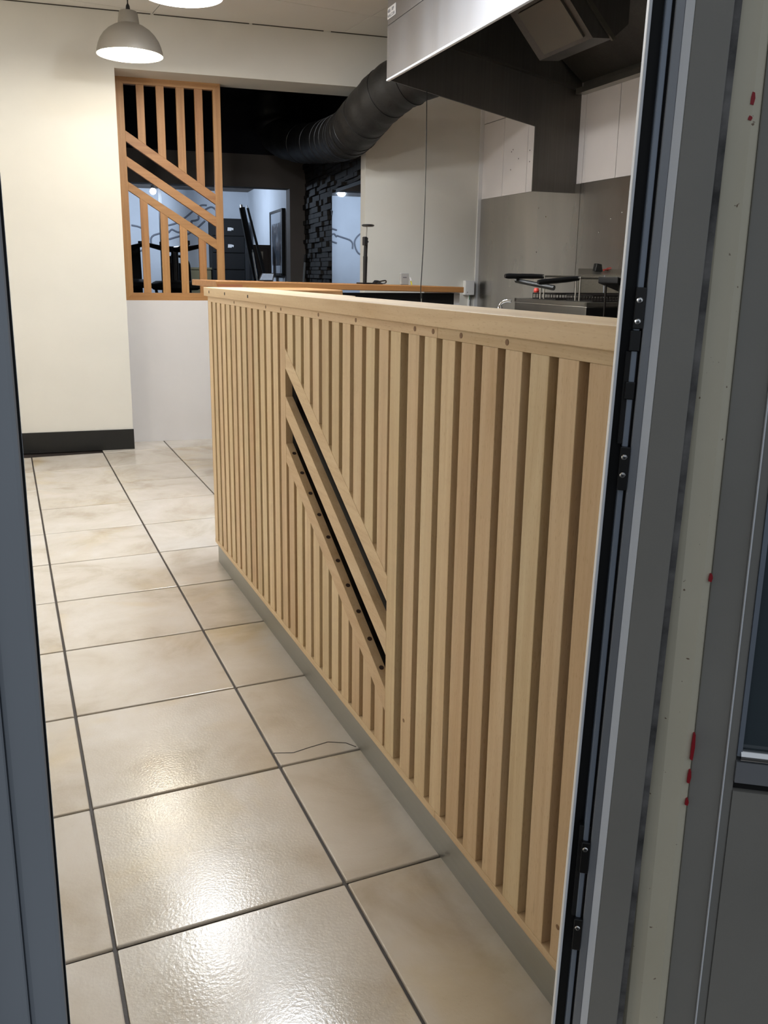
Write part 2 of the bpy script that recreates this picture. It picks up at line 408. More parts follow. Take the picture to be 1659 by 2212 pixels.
struct(MB().box(-2.7, -2.6, 0.3, 6.0, 0, 2.8), 'wall_dark_left', darkgrey_m, 'dark side wall of the back rooms', FF, (-2.6, 2, 0))
struct(MB().box(-2.6, 1.80, 5.50, 5.62, 0, 2.8), 'wall_lit', coolwall_m, 'pale blue-white back wall with a painted line mural', FF, (0, 5.5, 0))
struct(MB().box(1.67, 1.80, 2.78, 5.50, 0, 2.3), 'wall_lit_side', coolwall_m, 'pale side wall where the tall framed picture hangs', FF, (1.7, 4, 0))
struct(MB().box(-2.6, 1.80, 2.78, 5.62, 2.20, 2.30), 'ceiling_lit', darkgrey_m, 'low grey ceiling of the lit back room', FF, (0, 4, 2.2), cat='ceiling')

# ================================================================== WOODEN BAR COUNTER
XS = 0.655; ZT = 1.087; ZB = 0.104; DEP = 0.022
ct = thing('bar_counter', 'long pale wood counter front of upright slats with diagonal openings', 'counter', (0.70, 0.75, 0))
G0, PITCH, GAP = 1.994, 0.0743, 0.0240
gaps = [(G0-PITCH*k-GAP, G0-PITCH*k) for k in range(35)]    # (near, far) edges of each gap
slat = None
def full_slat(y0, y1):
    global slat
    w = 0.0503; c = (XS, (y0+y1)/2, ZB)
    if slat is None:
        slat = part(MB().box(XS, XS+DEP, c[1]-w/2, c[1]+w/2, ZB, ZT), 'slat', beech_z, ct, c, bevel=0.0012); return slat
    return copyp(slat, ct, c)
D = [(1.0245, 0.986, 0.928, 0.272, 0.536, 0.475), (1.0245, 0.844, 0.783, 0.272, 0.400, 0.342), (1.0245, 0.702, 0.646, 0.272, 0.256, 0.200)]
def zline(yf, zf, yn, zn, y): return zn + (zf-zn)*(y-yn)/(yf-yn)
part(MB().box(XS, XS+DEP, gaps[0][1], 2.045, ZB-0.0, ZT), 'end_post', beech_z, ct, (XS, 2.02, ZB), bevel=0.0012)
for k in range(34):
    far_y, near_y = gaps[k][0], gaps[k+1][1]        # slat between gap k and gap k+1
    if k == 23: near_y = 0.225; far_y = 0.2735
    if 13 <= k <= 22:
        # split slats above and below the diagonals
        y0, y1 = near_y, far_y
        zu0 = zline(D[0][0], D[0][1], D[0][3], D[0][4], y0); zu1 = zline(D[0][0], D[0][1], D[0][3], D[0][4], y1)
        part(MB().prism([(y0, zu0), (y1, zu1), (y1, ZT), (y0, ZT)], 'x', XS, XS+DEP), 'slat', beech_z, ct, (XS, (y0+y1)/2, 0.9), bevel=0.0012)
        zl0 = zline(D[2][0], D[2][2], D[2][3], D[2][5], y0); zl1 = zline(D[2][0], D[2][2], D[2][3], D[2][5], y1)
        part(MB().prism([(y0, ZB), (y1, ZB), (y1, zl1), (y0, zl0)], 'x', XS, XS+DEP), 'slat', beech_z, ct, (XS, (y0+y1)/2, 0.3), bevel=0.0012)
    else:
        full_slat(near_y, far_y)
for n, (yf, a, b, yn, c_, d_) in enumerate(D):
    m = MB()
    L = math.hypot(yf-yn, a-c_); ang = math.atan2(a-c_, yf-yn)
    db = part(MB().prism([(yf, a), (yf, b), (yn, d_), (yn, c_)], 'x', XS-0.0006, XS+DEP), 'diagonal_rail', beech_y, ct, (XS, 0.65, 0.6), bevel=0.001)
    if n == 2:
        for q in range(10):
            y = 0.985 - q*0.0735; zt = zline(yf, a, yn, c_, y)
            o = part(MB().cyl((0, 0, -0.0004), 0.0062, 0.001, 'z', 10), 'screw_plug', dark_plug, db, (0, 0, 0))
            pb = ROOTBASE[db]; o.location = (XS+0.012-pb[0], y-pb[1], zt-pb[2]); o.rotation_euler = (ang, 0, 0)
# rails
def rail(name, y0, y1, z0, z1, x0=XS-0.001):
    return part(MB().box(x0, XS+DEP, y0, y1, z0, z1), name, beech_y, ct, (XS, (y0+y1)/2, z0), bevel=0.001)
r1 = rail('top_rail', 0.058, 2.045, ZT, 1.109); r2 = rail('top_rail', -0.52, 0.0572, ZT, 1.109)
r3 = rail('bottom_rail', 0.01, 2.045, 0.086, ZB); r4 = rail('bottom_rail', -0.52, 0.0092, 0.0875, ZB)
for y, r in ((1.62, r1), (1.22, r1), (1.06, r1), (0.73, r1), (0.47, r1), (0.155, r1), (0.075, r1), (-0.035, r2), (-0.19, r2)):
    o = part(MB().cyl((0, 0, 0), 0.0052, 0.0006, 'x', 12), 'dowel_plug', plug_m, r, (XS-0.0016, y, 1.0985), local=True)
sl = part(MB().cyl((0,0,0), 0.0045, 0.0006, 'x', 10), 'dowel_plug', plug_m, ct, (XS-0.0005, 0.17, 0.23), local=True)
sl = part(MB().cyl((0,0,0), 0.0045, 0.0006, 'x', 10), 'dowel_plug', plug_m, ct, (XS-0.0005, -0.425, 0.17), local=True)
part(MB().box(0.664, 0.676, -0.52, 2.035, 0.0, 0.0865), 'kick_plate', kick_m, ct, (0.67, 0.7, 0), label='brushed steel kick plate')
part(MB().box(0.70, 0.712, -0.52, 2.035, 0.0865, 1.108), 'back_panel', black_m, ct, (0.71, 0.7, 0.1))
part(MB().box(0.712, 0.765, -0.52, 2.035, 0.0, 1.108), 'carcass', beech_z, ct, (0.74, 0.7, 0))
# ledge on top
wt_ = thing('bar_worktop', 'thick pale wood bar top with square front edge above the slats', 'worktop', (0.71, 0.75, 1.109))
b1 = part(MB().box(0.640, 0.782, -0.53, 2.052, 1.109, 1.1425), 'bar_top', beech_y, wt_, (0.71, 0.75, 1.109), bevel=0.0015)
part(MB().box(0.782, 0.812, 0.865, 2.052, 1.112, 1.1425), 'bar_top_extension', beech_y, wt_, (0.79, 1.5, 1.109), bevel=0.001)
part(MB().box(0.812, 1.075, 1.64, 2.052, 1.109, 1.1425), 'return_ledge', oiled_x, wt_, (0.94, 1.85, 1.109), bevel=0.006)
for y in (1.955, 1.70, 1.38):
    part(MB().box(-0.0006, 0.0, -0.0055, 0.0055, -0.005, 0.005), 'edge_plug', dark_plug, b1, (0.6399, y, 1.126), local=True)

# ================================================================== FAR BAR (runs across, in front of the opening)
fb = thing('far_bar', 'orange-brown wood topped bar with black front behind the slatted counter', 'counter', (1.55, 3.1, 0))
def ztop(x): return 1.159 - (x-0.87)*(1.159-1.1365)/1.38
def slab(x0, x1, y0, y1, th=0.031, dz=0.0):
    m = MB(); k = 0
    vs = [(x0,y0),(x1,y0),(x1,y1),(x0,y1)]
    m.v = [(x, y, ztop(x)-th+dz) for x, y in vs]+[(x, y, ztop(x)+dz) for x, y in vs]
    for q in ((0,3,2,1),(4,5,6,7),(0,1,5,4),(1,2,6,5),(2,3,7,6),(3,0,4,7)): m.f.append(q)
    return m
ftop = part(slab(0.87, 2.25, 2.83, 3.42), 'bar_top', oiled_x, fb, (1.5, 3.1, 1.12), bevel=0.003)
part(slab(0.874, 1.0, 2.8285, 2.84, 0.016, -0.015), 'splice_block', splice_m, ftop)
part(MB().box(0.93, 2.21, 2.87, 2.92, 0.10, 1.102), 'front_panel', blackcl_m, fb)
part(MB().box(2.21, 2.243, 2.865, 3.24, 0.0, 1.103), 'end_panel', lowwall_m, fb)
part(MB().box(0.918, 0.945, 2.88, 3.25, 0.10, 1.124), 'end_post', oiled_z, fb)
part(MB().box(0.922, 2.21, 2.89, 3.255, 0.0, 0.10), 'kick_plate', kick_m, fb)

# ================================================================== SLAT SCREEN ON THE LOW WALL
scr = thing('slat_screen', 'orange wood screen of slats and diagonals standing on low white wall', 'screen', (0.345, 0.265, 1.0), FF)
T0, T1 = 0.235, 0.28
def sp(poly, name, mat, d=0.0): return part(MB().prism(poly, 'y', T0+d, T1-d), name, mat, scr, (sum(p[0] for p in poly)/len(poly), 0.26, min(p[1] for p in poly)), bevel=0.001)
SX0, SX1, SZ0, SZ1, FW = 0.003, 0.686, 1.0, 2.44, 0.051
sp([(SX0, SZ0), (SX0+FW, SZ0+FW), (SX0+FW, SZ1-0.042), (SX0, SZ1)], 'stile', oiled_z)
sp([(SX1, SZ0), (SX1-FW, SZ0+FW), (SX1-FW, SZ1-0.042), (SX1, SZ1)], 'stile', oiled_z)
sp([(SX0, SZ0), (SX1, SZ0), (SX1-FW, SZ0+FW), (SX0+FW, SZ0+FW)], 'rail', oiled_x)
sp([(SX0, SZ1), (SX1, SZ1), (SX1-FW, SZ1-0.042), (SX0+FW, SZ1-0.042)], 'rail', oiled_x)
DG = [(2.108, 2.039, 1.725, 1.656), (1.946, 1.881, 1.572, 1.506), (1.785, 1.727, 1.418, 1.351)]
def sz(a, b, s): return a + (b-a)*(s-0.054)/(0.6355-0.054)
for a, b, c_, d_ in DG: sp([(0.054, a), (0.054, b), (0.6355, d_), (0.6355, c_)], 'diagonal', oiled_x, 0.001)
SL = [(0.134, 0.184), (0.261, 0.313), (0.391, 0.445), (0.513, 0.566)]
for a, b in SL:
    sp([(a, sz(DG[0][0], DG[0][2], a)), (b, sz(DG[0][0], DG[0][2], b)), (b, SZ1-0.042), (a, SZ1-0.042)], 'slat', oiled_z, 0.002)
for a, b in [(0.126, 0.176), (0.256, 0.307), (0.384, 0.434), (0.511, 0.561)]:
    sp([(a, SZ0+FW), (b, SZ0+FW), (b, sz(DG[2][1], DG[2][3], b)), (a, sz(DG[2][1], DG[2][3], a))], 'slat', oiled_z, 0.002)

# ================================================================== PENDANT LAMPS
def pendant(loc, label, watts, col, ecol):
    t = thing('pendant_lamp', label, 'lamp', loc, WF, 'pendant lamps over the passage')
    o = Vector(loc)
    prof = [(0.178, 0.0), (0.1765, 0.02), (0.170, 0.045), (0.158, 0.075), (0.139, 0.103), (0.113, 0.128), (0.083, 0.147), (0.058, 0.158), (0.056, 0.170), (0.051, 0.212), (0.045, 0.222), (0.015, 0.228), (0.012, 0.228)]
    sh = part(MB().lathe(prof, loc, 48), 'shade', shade_m, t, loc, smooth=True)
    inner = [(0.1775, 0.0005)] + [(max(r-0.003, 0.001), zz-0.003) for r, zz in prof[1:9]] + [(0.001, 0.160)]
    part(MB().lathe(inner, loc, 48), 'shade_lining', shadein_m, sh, loc, smooth=True)
    part(MB().lathe([(0.0001, 0.225), (0.013, 0.225), (0.010, 0.250), (0.004, 0.262), (0.0001, 0.262)], loc, 16), 'cord_grip', blackpl_m, t, loc)
    part(MB().tube([o+Vector((0, 0, 0.255)), (o.x, o.y, CEIL-0.02)], 0.0035, 8), 'cord', blackpl_m, t, loc)
    part(MB().lathe([(0.0001, 0), (0.045, 0), (0.05, -0.004), (0.05, -0.02), (0.0001, -0.025)], (o.x, o.y, CEIL), 24), 'ceiling_rose', shade_m, t, loc)
    part(MB().lathe([(0.0001, 0.022), (0.02, 0.026), (0.036, 0.042), (0.042, 0.065), (0.034, 0.092), (0.018, 0.112), (0.016, 0.150), (0.0001, 0.150)], loc, 24), 'bulb', emit('bulb_glow', ecol, 60.0), t, loc, smooth=True)
    l = point_light('bulb_light', (0, 0, 0.012), watts, col, 0.05); l.parent = t
    return t
pendant((0.657, 3.834, 2.359), 'small-looking taupe dome pendant hanging beside the slat screen', LAMP_W*0.78, WARM, (1, 0.93, 0.75, 1))
pendant((0.735, 2.740, 2.385), 'glowing dome pendant cut off by the top of the picture', LAMP_W*1.6, CLEAR, (0.96, 0.98, 1.0, 1))
pendant((0.813, 1.646, 2.405), 'added unseen dome pendant over the counter, nearest to the entrance', LAMP_W*0.9, CLEAR, (0.96, 0.98, 1.0, 1))  # unseen third lamp of the row, added to light the near counter
# unseen second row along the left wall, added to light the slat fronts
pendant((-0.80, 3.70, 2.36), 'added unseen dome pendant of the left row nearest the far cream wall', LAMP_W*0.35, NEUTRAL, (1, 0.98, 0.94, 1))
pendant((-0.80, 2.60, 2.36), 'added unseen dome pendant of the left row nearer the entrance', LAMP_W*0.6, NEUTRAL, (1, 0.98, 0.94, 1))
# unseen globe lights on the left wall, added as level fill for the counter
def fill_wall_light(y, z, label, watts):
    t = thing('fill_wall_light', label, 'lamp', (-1.62, y, z), WF, 'added globe lights on the left wall')
    part(MB().lathe([(0.0001, 0.0), (0.055, 0.0), (0.055, 0.018), (0.0001, 0.022)], (-1.62, y, z), 24, 'x'), 'wall_plate', shade_m, t, smooth=True)
    part(MB().tube([(-1.60, y, z), (-1.54, y, z)], 0.010, 10), 'arm', shade_m, t)
    part(MB().lathe([(0.0001, -0.07), (0.035, -0.061), (0.061, -0.035), (0.07, 0.0), (0.061, 0.035), (0.035, 0.061), (0.0001, 0.07)], (-1.475, y, z), 24), 'globe', emit('globe_fill_glow', (1, 0.98, 0.95, 1), 14.0), t, smooth=True)
    l = point_light('globe_fill_light', (0.235, 0, 0), watts, NEUTRAL, 0.07); l.parent = t
fill_wall_light(1.25, 1.75, 'added unseen white globe wall light on the left wall nearer the entrance', 12.5)
fill_wall_light(2.75, 1.75, 'added unseen white globe wall light on the left wall nearer the slat screen', 9)
# unseen flush ceiling panel, added to light the hood front and pale wall
lp = thing('fill_ceiling_light', 'added unseen square flush white panel light in the ceiling behind the bar', 'lamp', (1.20, 2.00, CEIL))
part(MB().box(0.89, 1.51, 1.69, 2.31, CEIL-0.012, CEIL-0.0005), 'frame', whitepl_m, lp)
part(MB().box(0.92, 1.48, 1.72, 2.28, CEIL-0.0135, CEIL-0.012), 'diffuser', emit('panel_fill_glow', (0.88, 0.93, 1.0, 1), 5.0), lp)
al = bpy.data.lights.new('panel_fill_light', 'AREA'); al.shape = 'SQUARE'; al.size = 0.54; al.energy = 42; al.color = COOL
ao = link('panel_fill_light', al); ao.parent = lp; ao.location = (0, 0, -0.02)

# ================================================================== EXTRACTOR HOOD
HA = -1.206; HY = -1.274
hd = thing('extractor_hood', 'large stainless steel kitchen extractor hood with dark inside', 'hood', (-0.6, -2.4, 2.219), KF)
fp = part(MB().box(HA-0.012, HA, -4.3, HY-0.018, 2.222, 2.484), 'front_panel', hoodf_m, hd, (HA, -2.7, 2.3))
part(MB().box(HA-0.012, HA, HY-0.0165, HY+0.012, 2.222, 2.484), 'corner_strip', hoodf_m, hd)
part(MB().box(HA-0.010, HA+0.01, -4.3, HY+0.012, 2.489, CEIL), 'upper_panel', hoodf_m, hd)
part(MB().box(HA-0.016, HA+0.004, -4.3, HY+0.012, 2.213, 2.224), 'rolled_lip', lightalu_m, hd, bevel=0.004)
part(MB().prism([(HA, 2.219), (-0.297, 2.046), (-0.297, 1.687), (0.0, 1.687), (0.0, 2.60), (HA, 2.60)], 'y', HY, HY+0.010), 'end_panel', hoodin_m, hd)
part(MB().prism([(HA, 2.484), (-0.052, 2.272), (-0.052, 2.262), (HA, 2.474)], 'y', HY-0.035, HY), 'end_ledge', hoodin_m, hd)
part(MB().prism([(-0.052, 2.272), (HA, 2.484), (HA, 2.60), (-0.30, 2.60)], 'y', HY-0.012, HY), 'end_gusset', hoodin_m, hd)
part(MB().box(HA, 0.0, -4.3, HY, 2.60, 2.612), 'roof_sheet', hoodin_m, hd)
part(MB().prism([(-0.06, 2.232), (0.0, 2.232), (0.0, 2.30), (-0.012, 2.30), (-0.012, 2.262), (-0.06, 2.262)], 'y', -4.3, HY-0.03), 'gutter', unit_m, hd)
part(MB().prism([(-0.012, 2.30), (0.0, 2.30), (-0.40, 2.60), (-0.412, 2.60)], 'y', -4.3, HY-0.02), 'back_slope', hoodin_m, hd)
# filter bank
part(MB().prism([(-0.75, 2.50), (-0.55, 2.282), (-0.44, 2.29), (-0.36, 2.36), (-0.36, 2.60), (-0.75, 2.60)], 'y', -2.195, -1.72), 'filter_housing', hoodin_m, hd)
part(MB().prism([(-0.722, 2.474), (-0.562, 2.302), (-0.572, 2.290), (-0.734, 2.462)], 'y', -2.15, -1.80), 'filter', filter_m, hd, (-0.65, -1.97, 2.38), bevel=0.002)
part(MB().prism([(-0.60, 2.458), (-0.434, 2.290), (-0.450, 2.278), (-0.615, 2.446)], 'y', -2.21, -2.197), 'housing_strip', filter_m, hd)
# sticker
lb = part(MB().box(HA-0.0125, HA-0.0115, -1.381, -1.262, 2.516, 2.571), 'sticker', paper_m, hd)
def text_part(s, size, parent, loc, rot, mat, name):
    cu = bpy.data.curves.new(name, 'FONT'); cu.body = s; cu.size = size; cu.extrude = 0.0002
    to = bpy.data.objects.new(name, cu); COL.objects.link(to)
    dg = bpy.context.evaluated_depsgraph_get(); me = bpy.data.meshes.new_from_object(to.evaluated_get(dg))
    bpy.data.objects.remove(to); me.materials.clear(); me.materials.append(mat)
    o = link(name, me); o.parent = parent; pb = ROOTBASE[parent]
    o.location = (loc[0]-pb[0], loc[1]-pb[1], loc[2]-pb[2]); o.rotation_euler = rot; return o
text_part('4BB  10P', 0.024, lb, (HA-0.0128, -1.266, 2.546), (R(90), 0, R(-90)), ink_m, 'print')
text_part('WALCO/R', 0.022, lb, (HA-0.0128, -1.266, 2.522), (R(90), 0, R(-90)), ink_m, 'print')

# ================================================================== FLEXIBLE DUCT
pts = [(2.405, 3.205, 2.42), (2.33, 3.40, 2.385), (2.23, 3.60, 2.335), (2.165, 3.80, 2.265), (2.13, 4.0, 2.18), (2.13, 4.18, 2.13), (2.16, 4.40, 2.125), (2.22, 4.75, 2.15), (2.29, 5.15, 2.19), (2.345, 5.60, 2.235), (2.36, 6.05, 2.29), (2.30, 6.40, 2.38), (2.26, 6.50, 2.52), (2.25, 6.52, 2.74)]
def spline(P, n):
    P = [Vector(p) for p in P]; out = []
    for i in range(len(P)-1):
        a, b, c, d = P[max(i-1, 0)], P[i], P[i+1], P[min(i+2, len(P)-1)]
        for k in range(n):
            t = k/n; out.append(0.5*((2*b)+(c-a)*t+(2*a-5*b+4*c-d)*t*t+(3*b-a-3*c+d)*t**3))
    out.append(P[-1]); return out
path = spline(pts, 12)
dt = thing('flexible_duct', 'fat black flexible duct curving from the hood into the dark room', 'duct', (2.13, 4.0, 2.18))
rad = [0.157 + 0.0025*math.sin(i*0.9) + random.uniform(-0.0015, 0.0015) for i in range(len(path))]
part(MB().tube(path, rad, 32), 'hose', duct_m, dt, smooth=True)
for i in (9, 22, 33, 47, 57, 62, 66, 70, 74, 79, 85, 92, 104, 116):
    d = (path[i+1]-path[i-1]).normalized(); a = d.orthogonal().normalized(); b = d.cross(a)
    rr = rad[i]+0.0005
    ring = [path[i]+(a*math.cos(t)+b*math.sin(t))*rr for t in [2*math.pi*q/36 for q in range(37)]]
    part(MB().tube(ring, 0.003, 6, False), 'wire_hoop', blackpl_m, dt, smooth=True)
cbl = thing('hanging_cable', 'thin black cable with metal jack dangling in front of pale wall', 'cable', (1.955, 2.77, 1.06))
part(MB().tube(spline([(2.122, 3.092, 2.19), (2.121, 3.09, 2.154), (2.0898, 3.02, 1.921), (2.0512, 2.94, 1.672), (2.0085, 2.86, 1.379), (1.9773, 2.81, 1.209), (1.9593, 2.78, 1.124), (1.958, 2.77, 1.10)], 6), 0.0026, 6), 'wire', blackpl_m, cbl)
part(MB().tube([(1.958, 2.77, 1.105), (1.958, 2.77, 1.076)], 0.0055, 8), 'sleeve', blackpl_m, cbl)
part(MB().tube([(1.958, 2.77, 1.076), (1.9585, 2.77, 1.056)], 0.0038, 8), 'jack', chrome_m, cbl)

# ================================================================== KITCHEN
def sheet(y0, y1, label):
    o = single(MB().box(-0.004, 0.019, y0, y1, 0.02, 1.738), 'steel_splashback', splash_m, label, 'splashback', (0.0, (y0+y1)/2, 0.02), KF, 'steel sheets on the kitchen wall')
    for k in range(4):
        y = y0+random.uniform(0.1, 0.9)*(y1-y0); z = random.uniform(1.25, 1.68)
        part(MB().lathe([(0.0001, -0.004), (0.004, -0.003), (0.006, 0.0)], (0, 0, 0), 10, 'x'), 'rivet', chrome_m, o, (-0.004, y, z), local=True)
    return o
sheet(-1.328, -0.03, 'stained steel wall sheet between white corner strip and hood end')
sheet(-3.2, -1.332, 'streaky steel wall sheet behind the fryer baskets')
fr = thing('countertop_fryer', 'stainless steel appliance box under the raised fryer baskets', 'appliance', (-0.42, -2.35, 0), KF)
part(MB().box(-0.80, -0.06, -2.663, -2.025, 0.12, 1.075), 'body', unit_m, fr, bevel=0.004)
part(MB().box(-0.80, -0.06, -2.665, -2.661, 0.12, 1.07), 'end_cover', blackpl_m, fr)
part(MB().box(-0.80, -0.785, -2.663, -2.025, 1.075, 1.092).box(-0.075, -0.06, -2.663, -2.025, 1.075, 1.092).box(-0.80, -0.06, -2.04, -2.025, 1.075, 1.092).box(-0.80, -0.06, -2.663, -2.648, 1.075, 1.092), 'rim', unit_m, fr)
for x in (-0.76, -0.10):
    for y in (-2.62, -2.07): part(MB().cyl((x, y, 0), 0.02, 0.12), 'foot', blackpl_m, fr)
blackwire_m = plain('blackened_wire', rgb(40, 36, 33), 0.4, 0.6)
def wire_basket(yc, label, hz, tipz):
    t = thing('fryer_basket', label, 'basket', (-0.5, yc, 1.09), KF, 'fryer baskets')
    y0, y1 = yc-0.105, yc+0.105
    m = MB(); x0, x1, z0, z1 = -0.782, -0.20, 1.0965, 1.120
    for zz in (z0, z1):
        m.tube([(x0, y0, zz), (x1, y0, zz), (x1, y1, zz), (x0, y1, zz), (x0, y0, zz)], 0.003, 5)
    part(m, 'rim_wires', blackwire_m, t)
    m = MB()
    x = x0
    while x <= x1: m.tube([(x, y0, z1), (x, y0, z0), (x, y1, z0), (x, y1, z1)], 0.0016, 4); x += 0.016
    y = y0
    while y <= y1: m.tube([(x0, y, z1), (x0, y, z0), (x1, y, z0), (x1, y, z1)], 0.0016, 4); y += 0.016
    part(m, 'mesh', blackwire_m, t)
    for q in (-0.016, 0.016):
        part(MB().tube([(x0-0.012, yc+q, z0), (x0-0.012, yc+q, hz-0.004)], 0.0038, 6), 'upright', wire_m, t)
    part(MB().box(x0-0.02, x0+0.20, yc-0.026, yc+0.026, hz-0.004, hz+0.006), 'handle_plate', unit_m, t, bevel=0.002)
    hp = [(x0-0.01, yc, hz), (x0-0.10, yc, (hz+tipz)/2), (x0-0.215, yc, tipz)]
    g = part(MB().tube(spline(hp, 5), [0.010, 0.0108, 0.0112, 0.0118, 0.0122, 0.0118, 0.0124, 0.0120, 0.0126, 0.0124, 0.0095], 10), 'handle_grip', blackpl_m, t, smooth=True)
    return t
bk1 = wire_basket(-2.2775, 'wire fryer basket with level black handle, farther of the two', 1.200, 1.200)
part(MB().tube([(-0.93, -2.26, 1.180), (-0.83, -2.44, 1.150)], [0.010, 0.012], 8), 'folding_grip', blackpl_m, bk1, smooth=True)
wire_basket(-2.5775, 'wire fryer basket with drooping black handle, nearer of the two', 1.195, 1.176)
lid = thing('griddle_plate', 'black slanted grill plate raised beside the wire baskets', 'grill plate', (-0.55, -2.72, 1.09), KF)
part(MB().prism([(-0.77, 1.204), (-0.36, 1.066), (-0.36, 1.040), (-0.77, 1.176)], 'y', -2.83, -2.692), 'plate', blackpl_m, lid, bevel=0.003)
for y in (-2.81, -2.71): part(MB().tube([(-0.74, y, 1.185), (-0.74, y, 0.98)], 0.005, 6), 'stay', blackwire_m, lid)
part(MB().box(-0.79, -0.30, -2.84, -2.69, 0.0, 0.98), 'stand', blackpl_m, lid)
single(MB().lathe([(0.0001, 0), (0.012, 0.0), (0.014, 0.008), (0.010, 0.02), (0.0001, 0.022)], (-0.76, -2.166, 1.1235), 12), 'red_clip', red_m, 'small red clip at the end of the wire basket', 'clip', (-0.76, -2.166, 1.1235), KF)
rb = thing('rear_fryer', 'steel box with sloping lid at the wall behind the baskets', 'appliance', (-0.2, -1.88, 0), KF)
PL = [(-0.394, -1.96), (-0.03, -1.96), (-0.03, -1.80), (-0.29, -1.80)]
part(MB().prism(PL, 'z', 0.10, 1.208), 'body', unit_m, rb, bevel=0.002)
m = MB(); zl = [1.212, 1.212, 1.244, 1.244]
m.v = [(x, y, 1.2085) for x, y in PL] + [(x, y, z_) for (x, y), z_ in zip(PL, zl)]
m.f = [(3,2,1,0),(4,5,6,7),(0,1,5,4),(1,2,6,5),(2,3,7,6),(3,0,4,7)]
part(m, 'sloping_lid', unit_m, rb)
part(MB().box(-0.232, -0.228, -1.9615, -1.96, 0.10, 1.21), 'seam', lightalu_m, rb)
for x, y in ((-0.36, -1.94), (-0.06, -1.94), (-0.06, -1.82), (-0.27, -1.82)): part(MB().cyl((x, y, 0), 0.012, 0.10), 'foot', blackpl_m, rb)
single(MB().prism([(-0.232, 1.2300), (-0.185, 1.2300), (-0.192, 1.268), (-0.224, 1.272)], 'y', -1.875, -1.845), 'switch_knob', blackpl_m, 'black block knob on the steel lid beside the red tool', 'knob', (-0.21, -1.86, 1.23), KF, bevel=0.003)
single(MB().tube(spline([(-0.18, -1.875, 1.2375), (-0.15, -1.865, 1.241), (-0.12, -1.85, 1.246)], 5), [0.005]*5+[0.008]*6, 8), 'red_tool', red_m, 'red handled tool lying on the steel lid', 'tool', (-0.15, -1.865, 1.237), KF, smooth=True)
sk = thing('sink_unit', 'white topped unit holding the chrome tap behind the counter', 'cabinet', (1.2, 1.25, 0))
part(MB().box(1.05, 1.37, 1.03, 1.55, 0.0, 1.06), 'cabinet', lowwall_m, sk)
part(MB().box(0.98, 1.40, 0.975, 1.60, 1.06, 1.0895), 'top', whitepl_m, sk, bevel=0.003)
tp = thing('tap', 'small curved chrome tap behind the counter', 'tap', (1.375, 1.015, 1.0895))
part(MB().lathe([(0.0001, 0), (0.010, 0), (0.010, 0.004), (0.0075, 0.006), (0.0075, 0.016), (0.0001, 0.016)], (1.375, 1.015, 1.0895), 16), 'collar', chrome_m, tp, smooth=True)
part(MB().tube(spline([(1.375, 1.015, 1.10), (1.376, 1.014, 1.113), (1.383, 1.008, 1.121), (1.393, 1.0, 1.1245), (1.402, 0.992, 1.1235)], 6), 0.0048, 10), 'spout', chrome_m, tp, smooth=True)

# ================================================================== SMALL THINGS ON THE FAR BAR AND PALE WALL
bx_, by_ = 1.768, 3.1; zb = ztop(1.768)+0.0008
st = thing('disc_stand', 'black upright stand with round disc head on the far bar', 'stand', (bx_, by_, zb))
part(MB().box(bx_-0.030, bx_+0.03, by_-0.05, by_+0.05, zb, zb+0.008), 'foot', blackpl_m, st)
part(MB().tube([(bx_, by_, zb+0.005), (bx_+0.002, by_, zb+0.15)], [0.011, 0.013], 10), 'column', blackpl_m, st)
part(MB().tube([(bx_+0.002, by_, zb+0.15), (bx_+0.006, by_, zb+0.25)], [0.011, 0.011], 10), 'sleeve', blackpl_m, st)
part(MB().box(bx_-0.013, bx_+0.006, by_-0.02, by_+0.012, zb+0.208, zb+0.255), 'clamp', blackpl_m, st, bevel=0.004)
part(MB().cyl((bx_+0.011, by_-0.012, zb+0.228), 0.005, 0.003, 'y', 10), 'screw', chrome_m, st)
part(MB().tube([(bx_+0.006, by_, zb+0.25), (bx_+0.010, by_, zb+0.310)], 0.0045, 8), 'pin', wire_m, st)
part(MB().lathe([(0.0001, 0), (0.028, 0.0), (0.035, 0.004), (0.035, 0.009), (0.028, 0.012), (0.0001, 0.012)], (bx_+0.016, by_, zb+0.309), 24), 'disc_head', blackpl_m, st, smooth=True)
zc = ztop(1.80)+0.0012
single(MB().tube(spline([(1.81, 3.07, zc+0.004), (1.85, 3.10, zc+0.012), (1.88, 3.07, zc+0.02), (1.895, 3.11, zc+0.006), (1.84, 3.13, zc+0.004), (1.79, 3.17, zc+0.004)], 6), 0.004, 6), 'cable_coil', blackpl_m, 'loose black cable lying by the foot of the disc stand', 'cable', (1.84, 3.1, zc))
zc = ztop(1.89)+0.0012
single(MB().prism([(1.845, zc), (1.90, zc), (1.88, zc+0.020), (1.865, zc+0.022)], 'y', 3.15, 3.19), 'cable_clip', blackpl_m, 'small black wedge on the bar right of the disc stand', 'clip', (1.875, 3.15, zc))
zd = ztop(2.0)+0.0012
bxg = thing('card_reader', 'small grey upright box on the far bar against pale wall', 'device', (2.02, 3.11, zd))
part(MB().box(1.990, 2.040, 3.10, 3.122, zd, zd+0.066), 'case', greypl_m, bxg, bevel=0.003)
part(MB().box(2.003, 2.026, 3.0992, 3.1002, zd+0.040, zd+0.0435), 'logo_bar', ink_m, bxg)
zy = ztop(2.05)+0.001
mk = thing('marker_pen', 'short yellow and white stick leaning beside the grey box', 'pen', (2.058, 3.11, zy))
part(MB().tube([(2.064, 3.11, zy+0.001), (2.058, 3.112, zy+0.024)], 0.004, 8), 'barrel', yellow_m, mk)
part(MB().tube([(2.058, 3.112, zy+0.024), (2.052, 3.114, zy+0.042)], 0.0065, 8), 'cap', whitepl_m, mk)
zt_ = ztop(1.15)+0.002
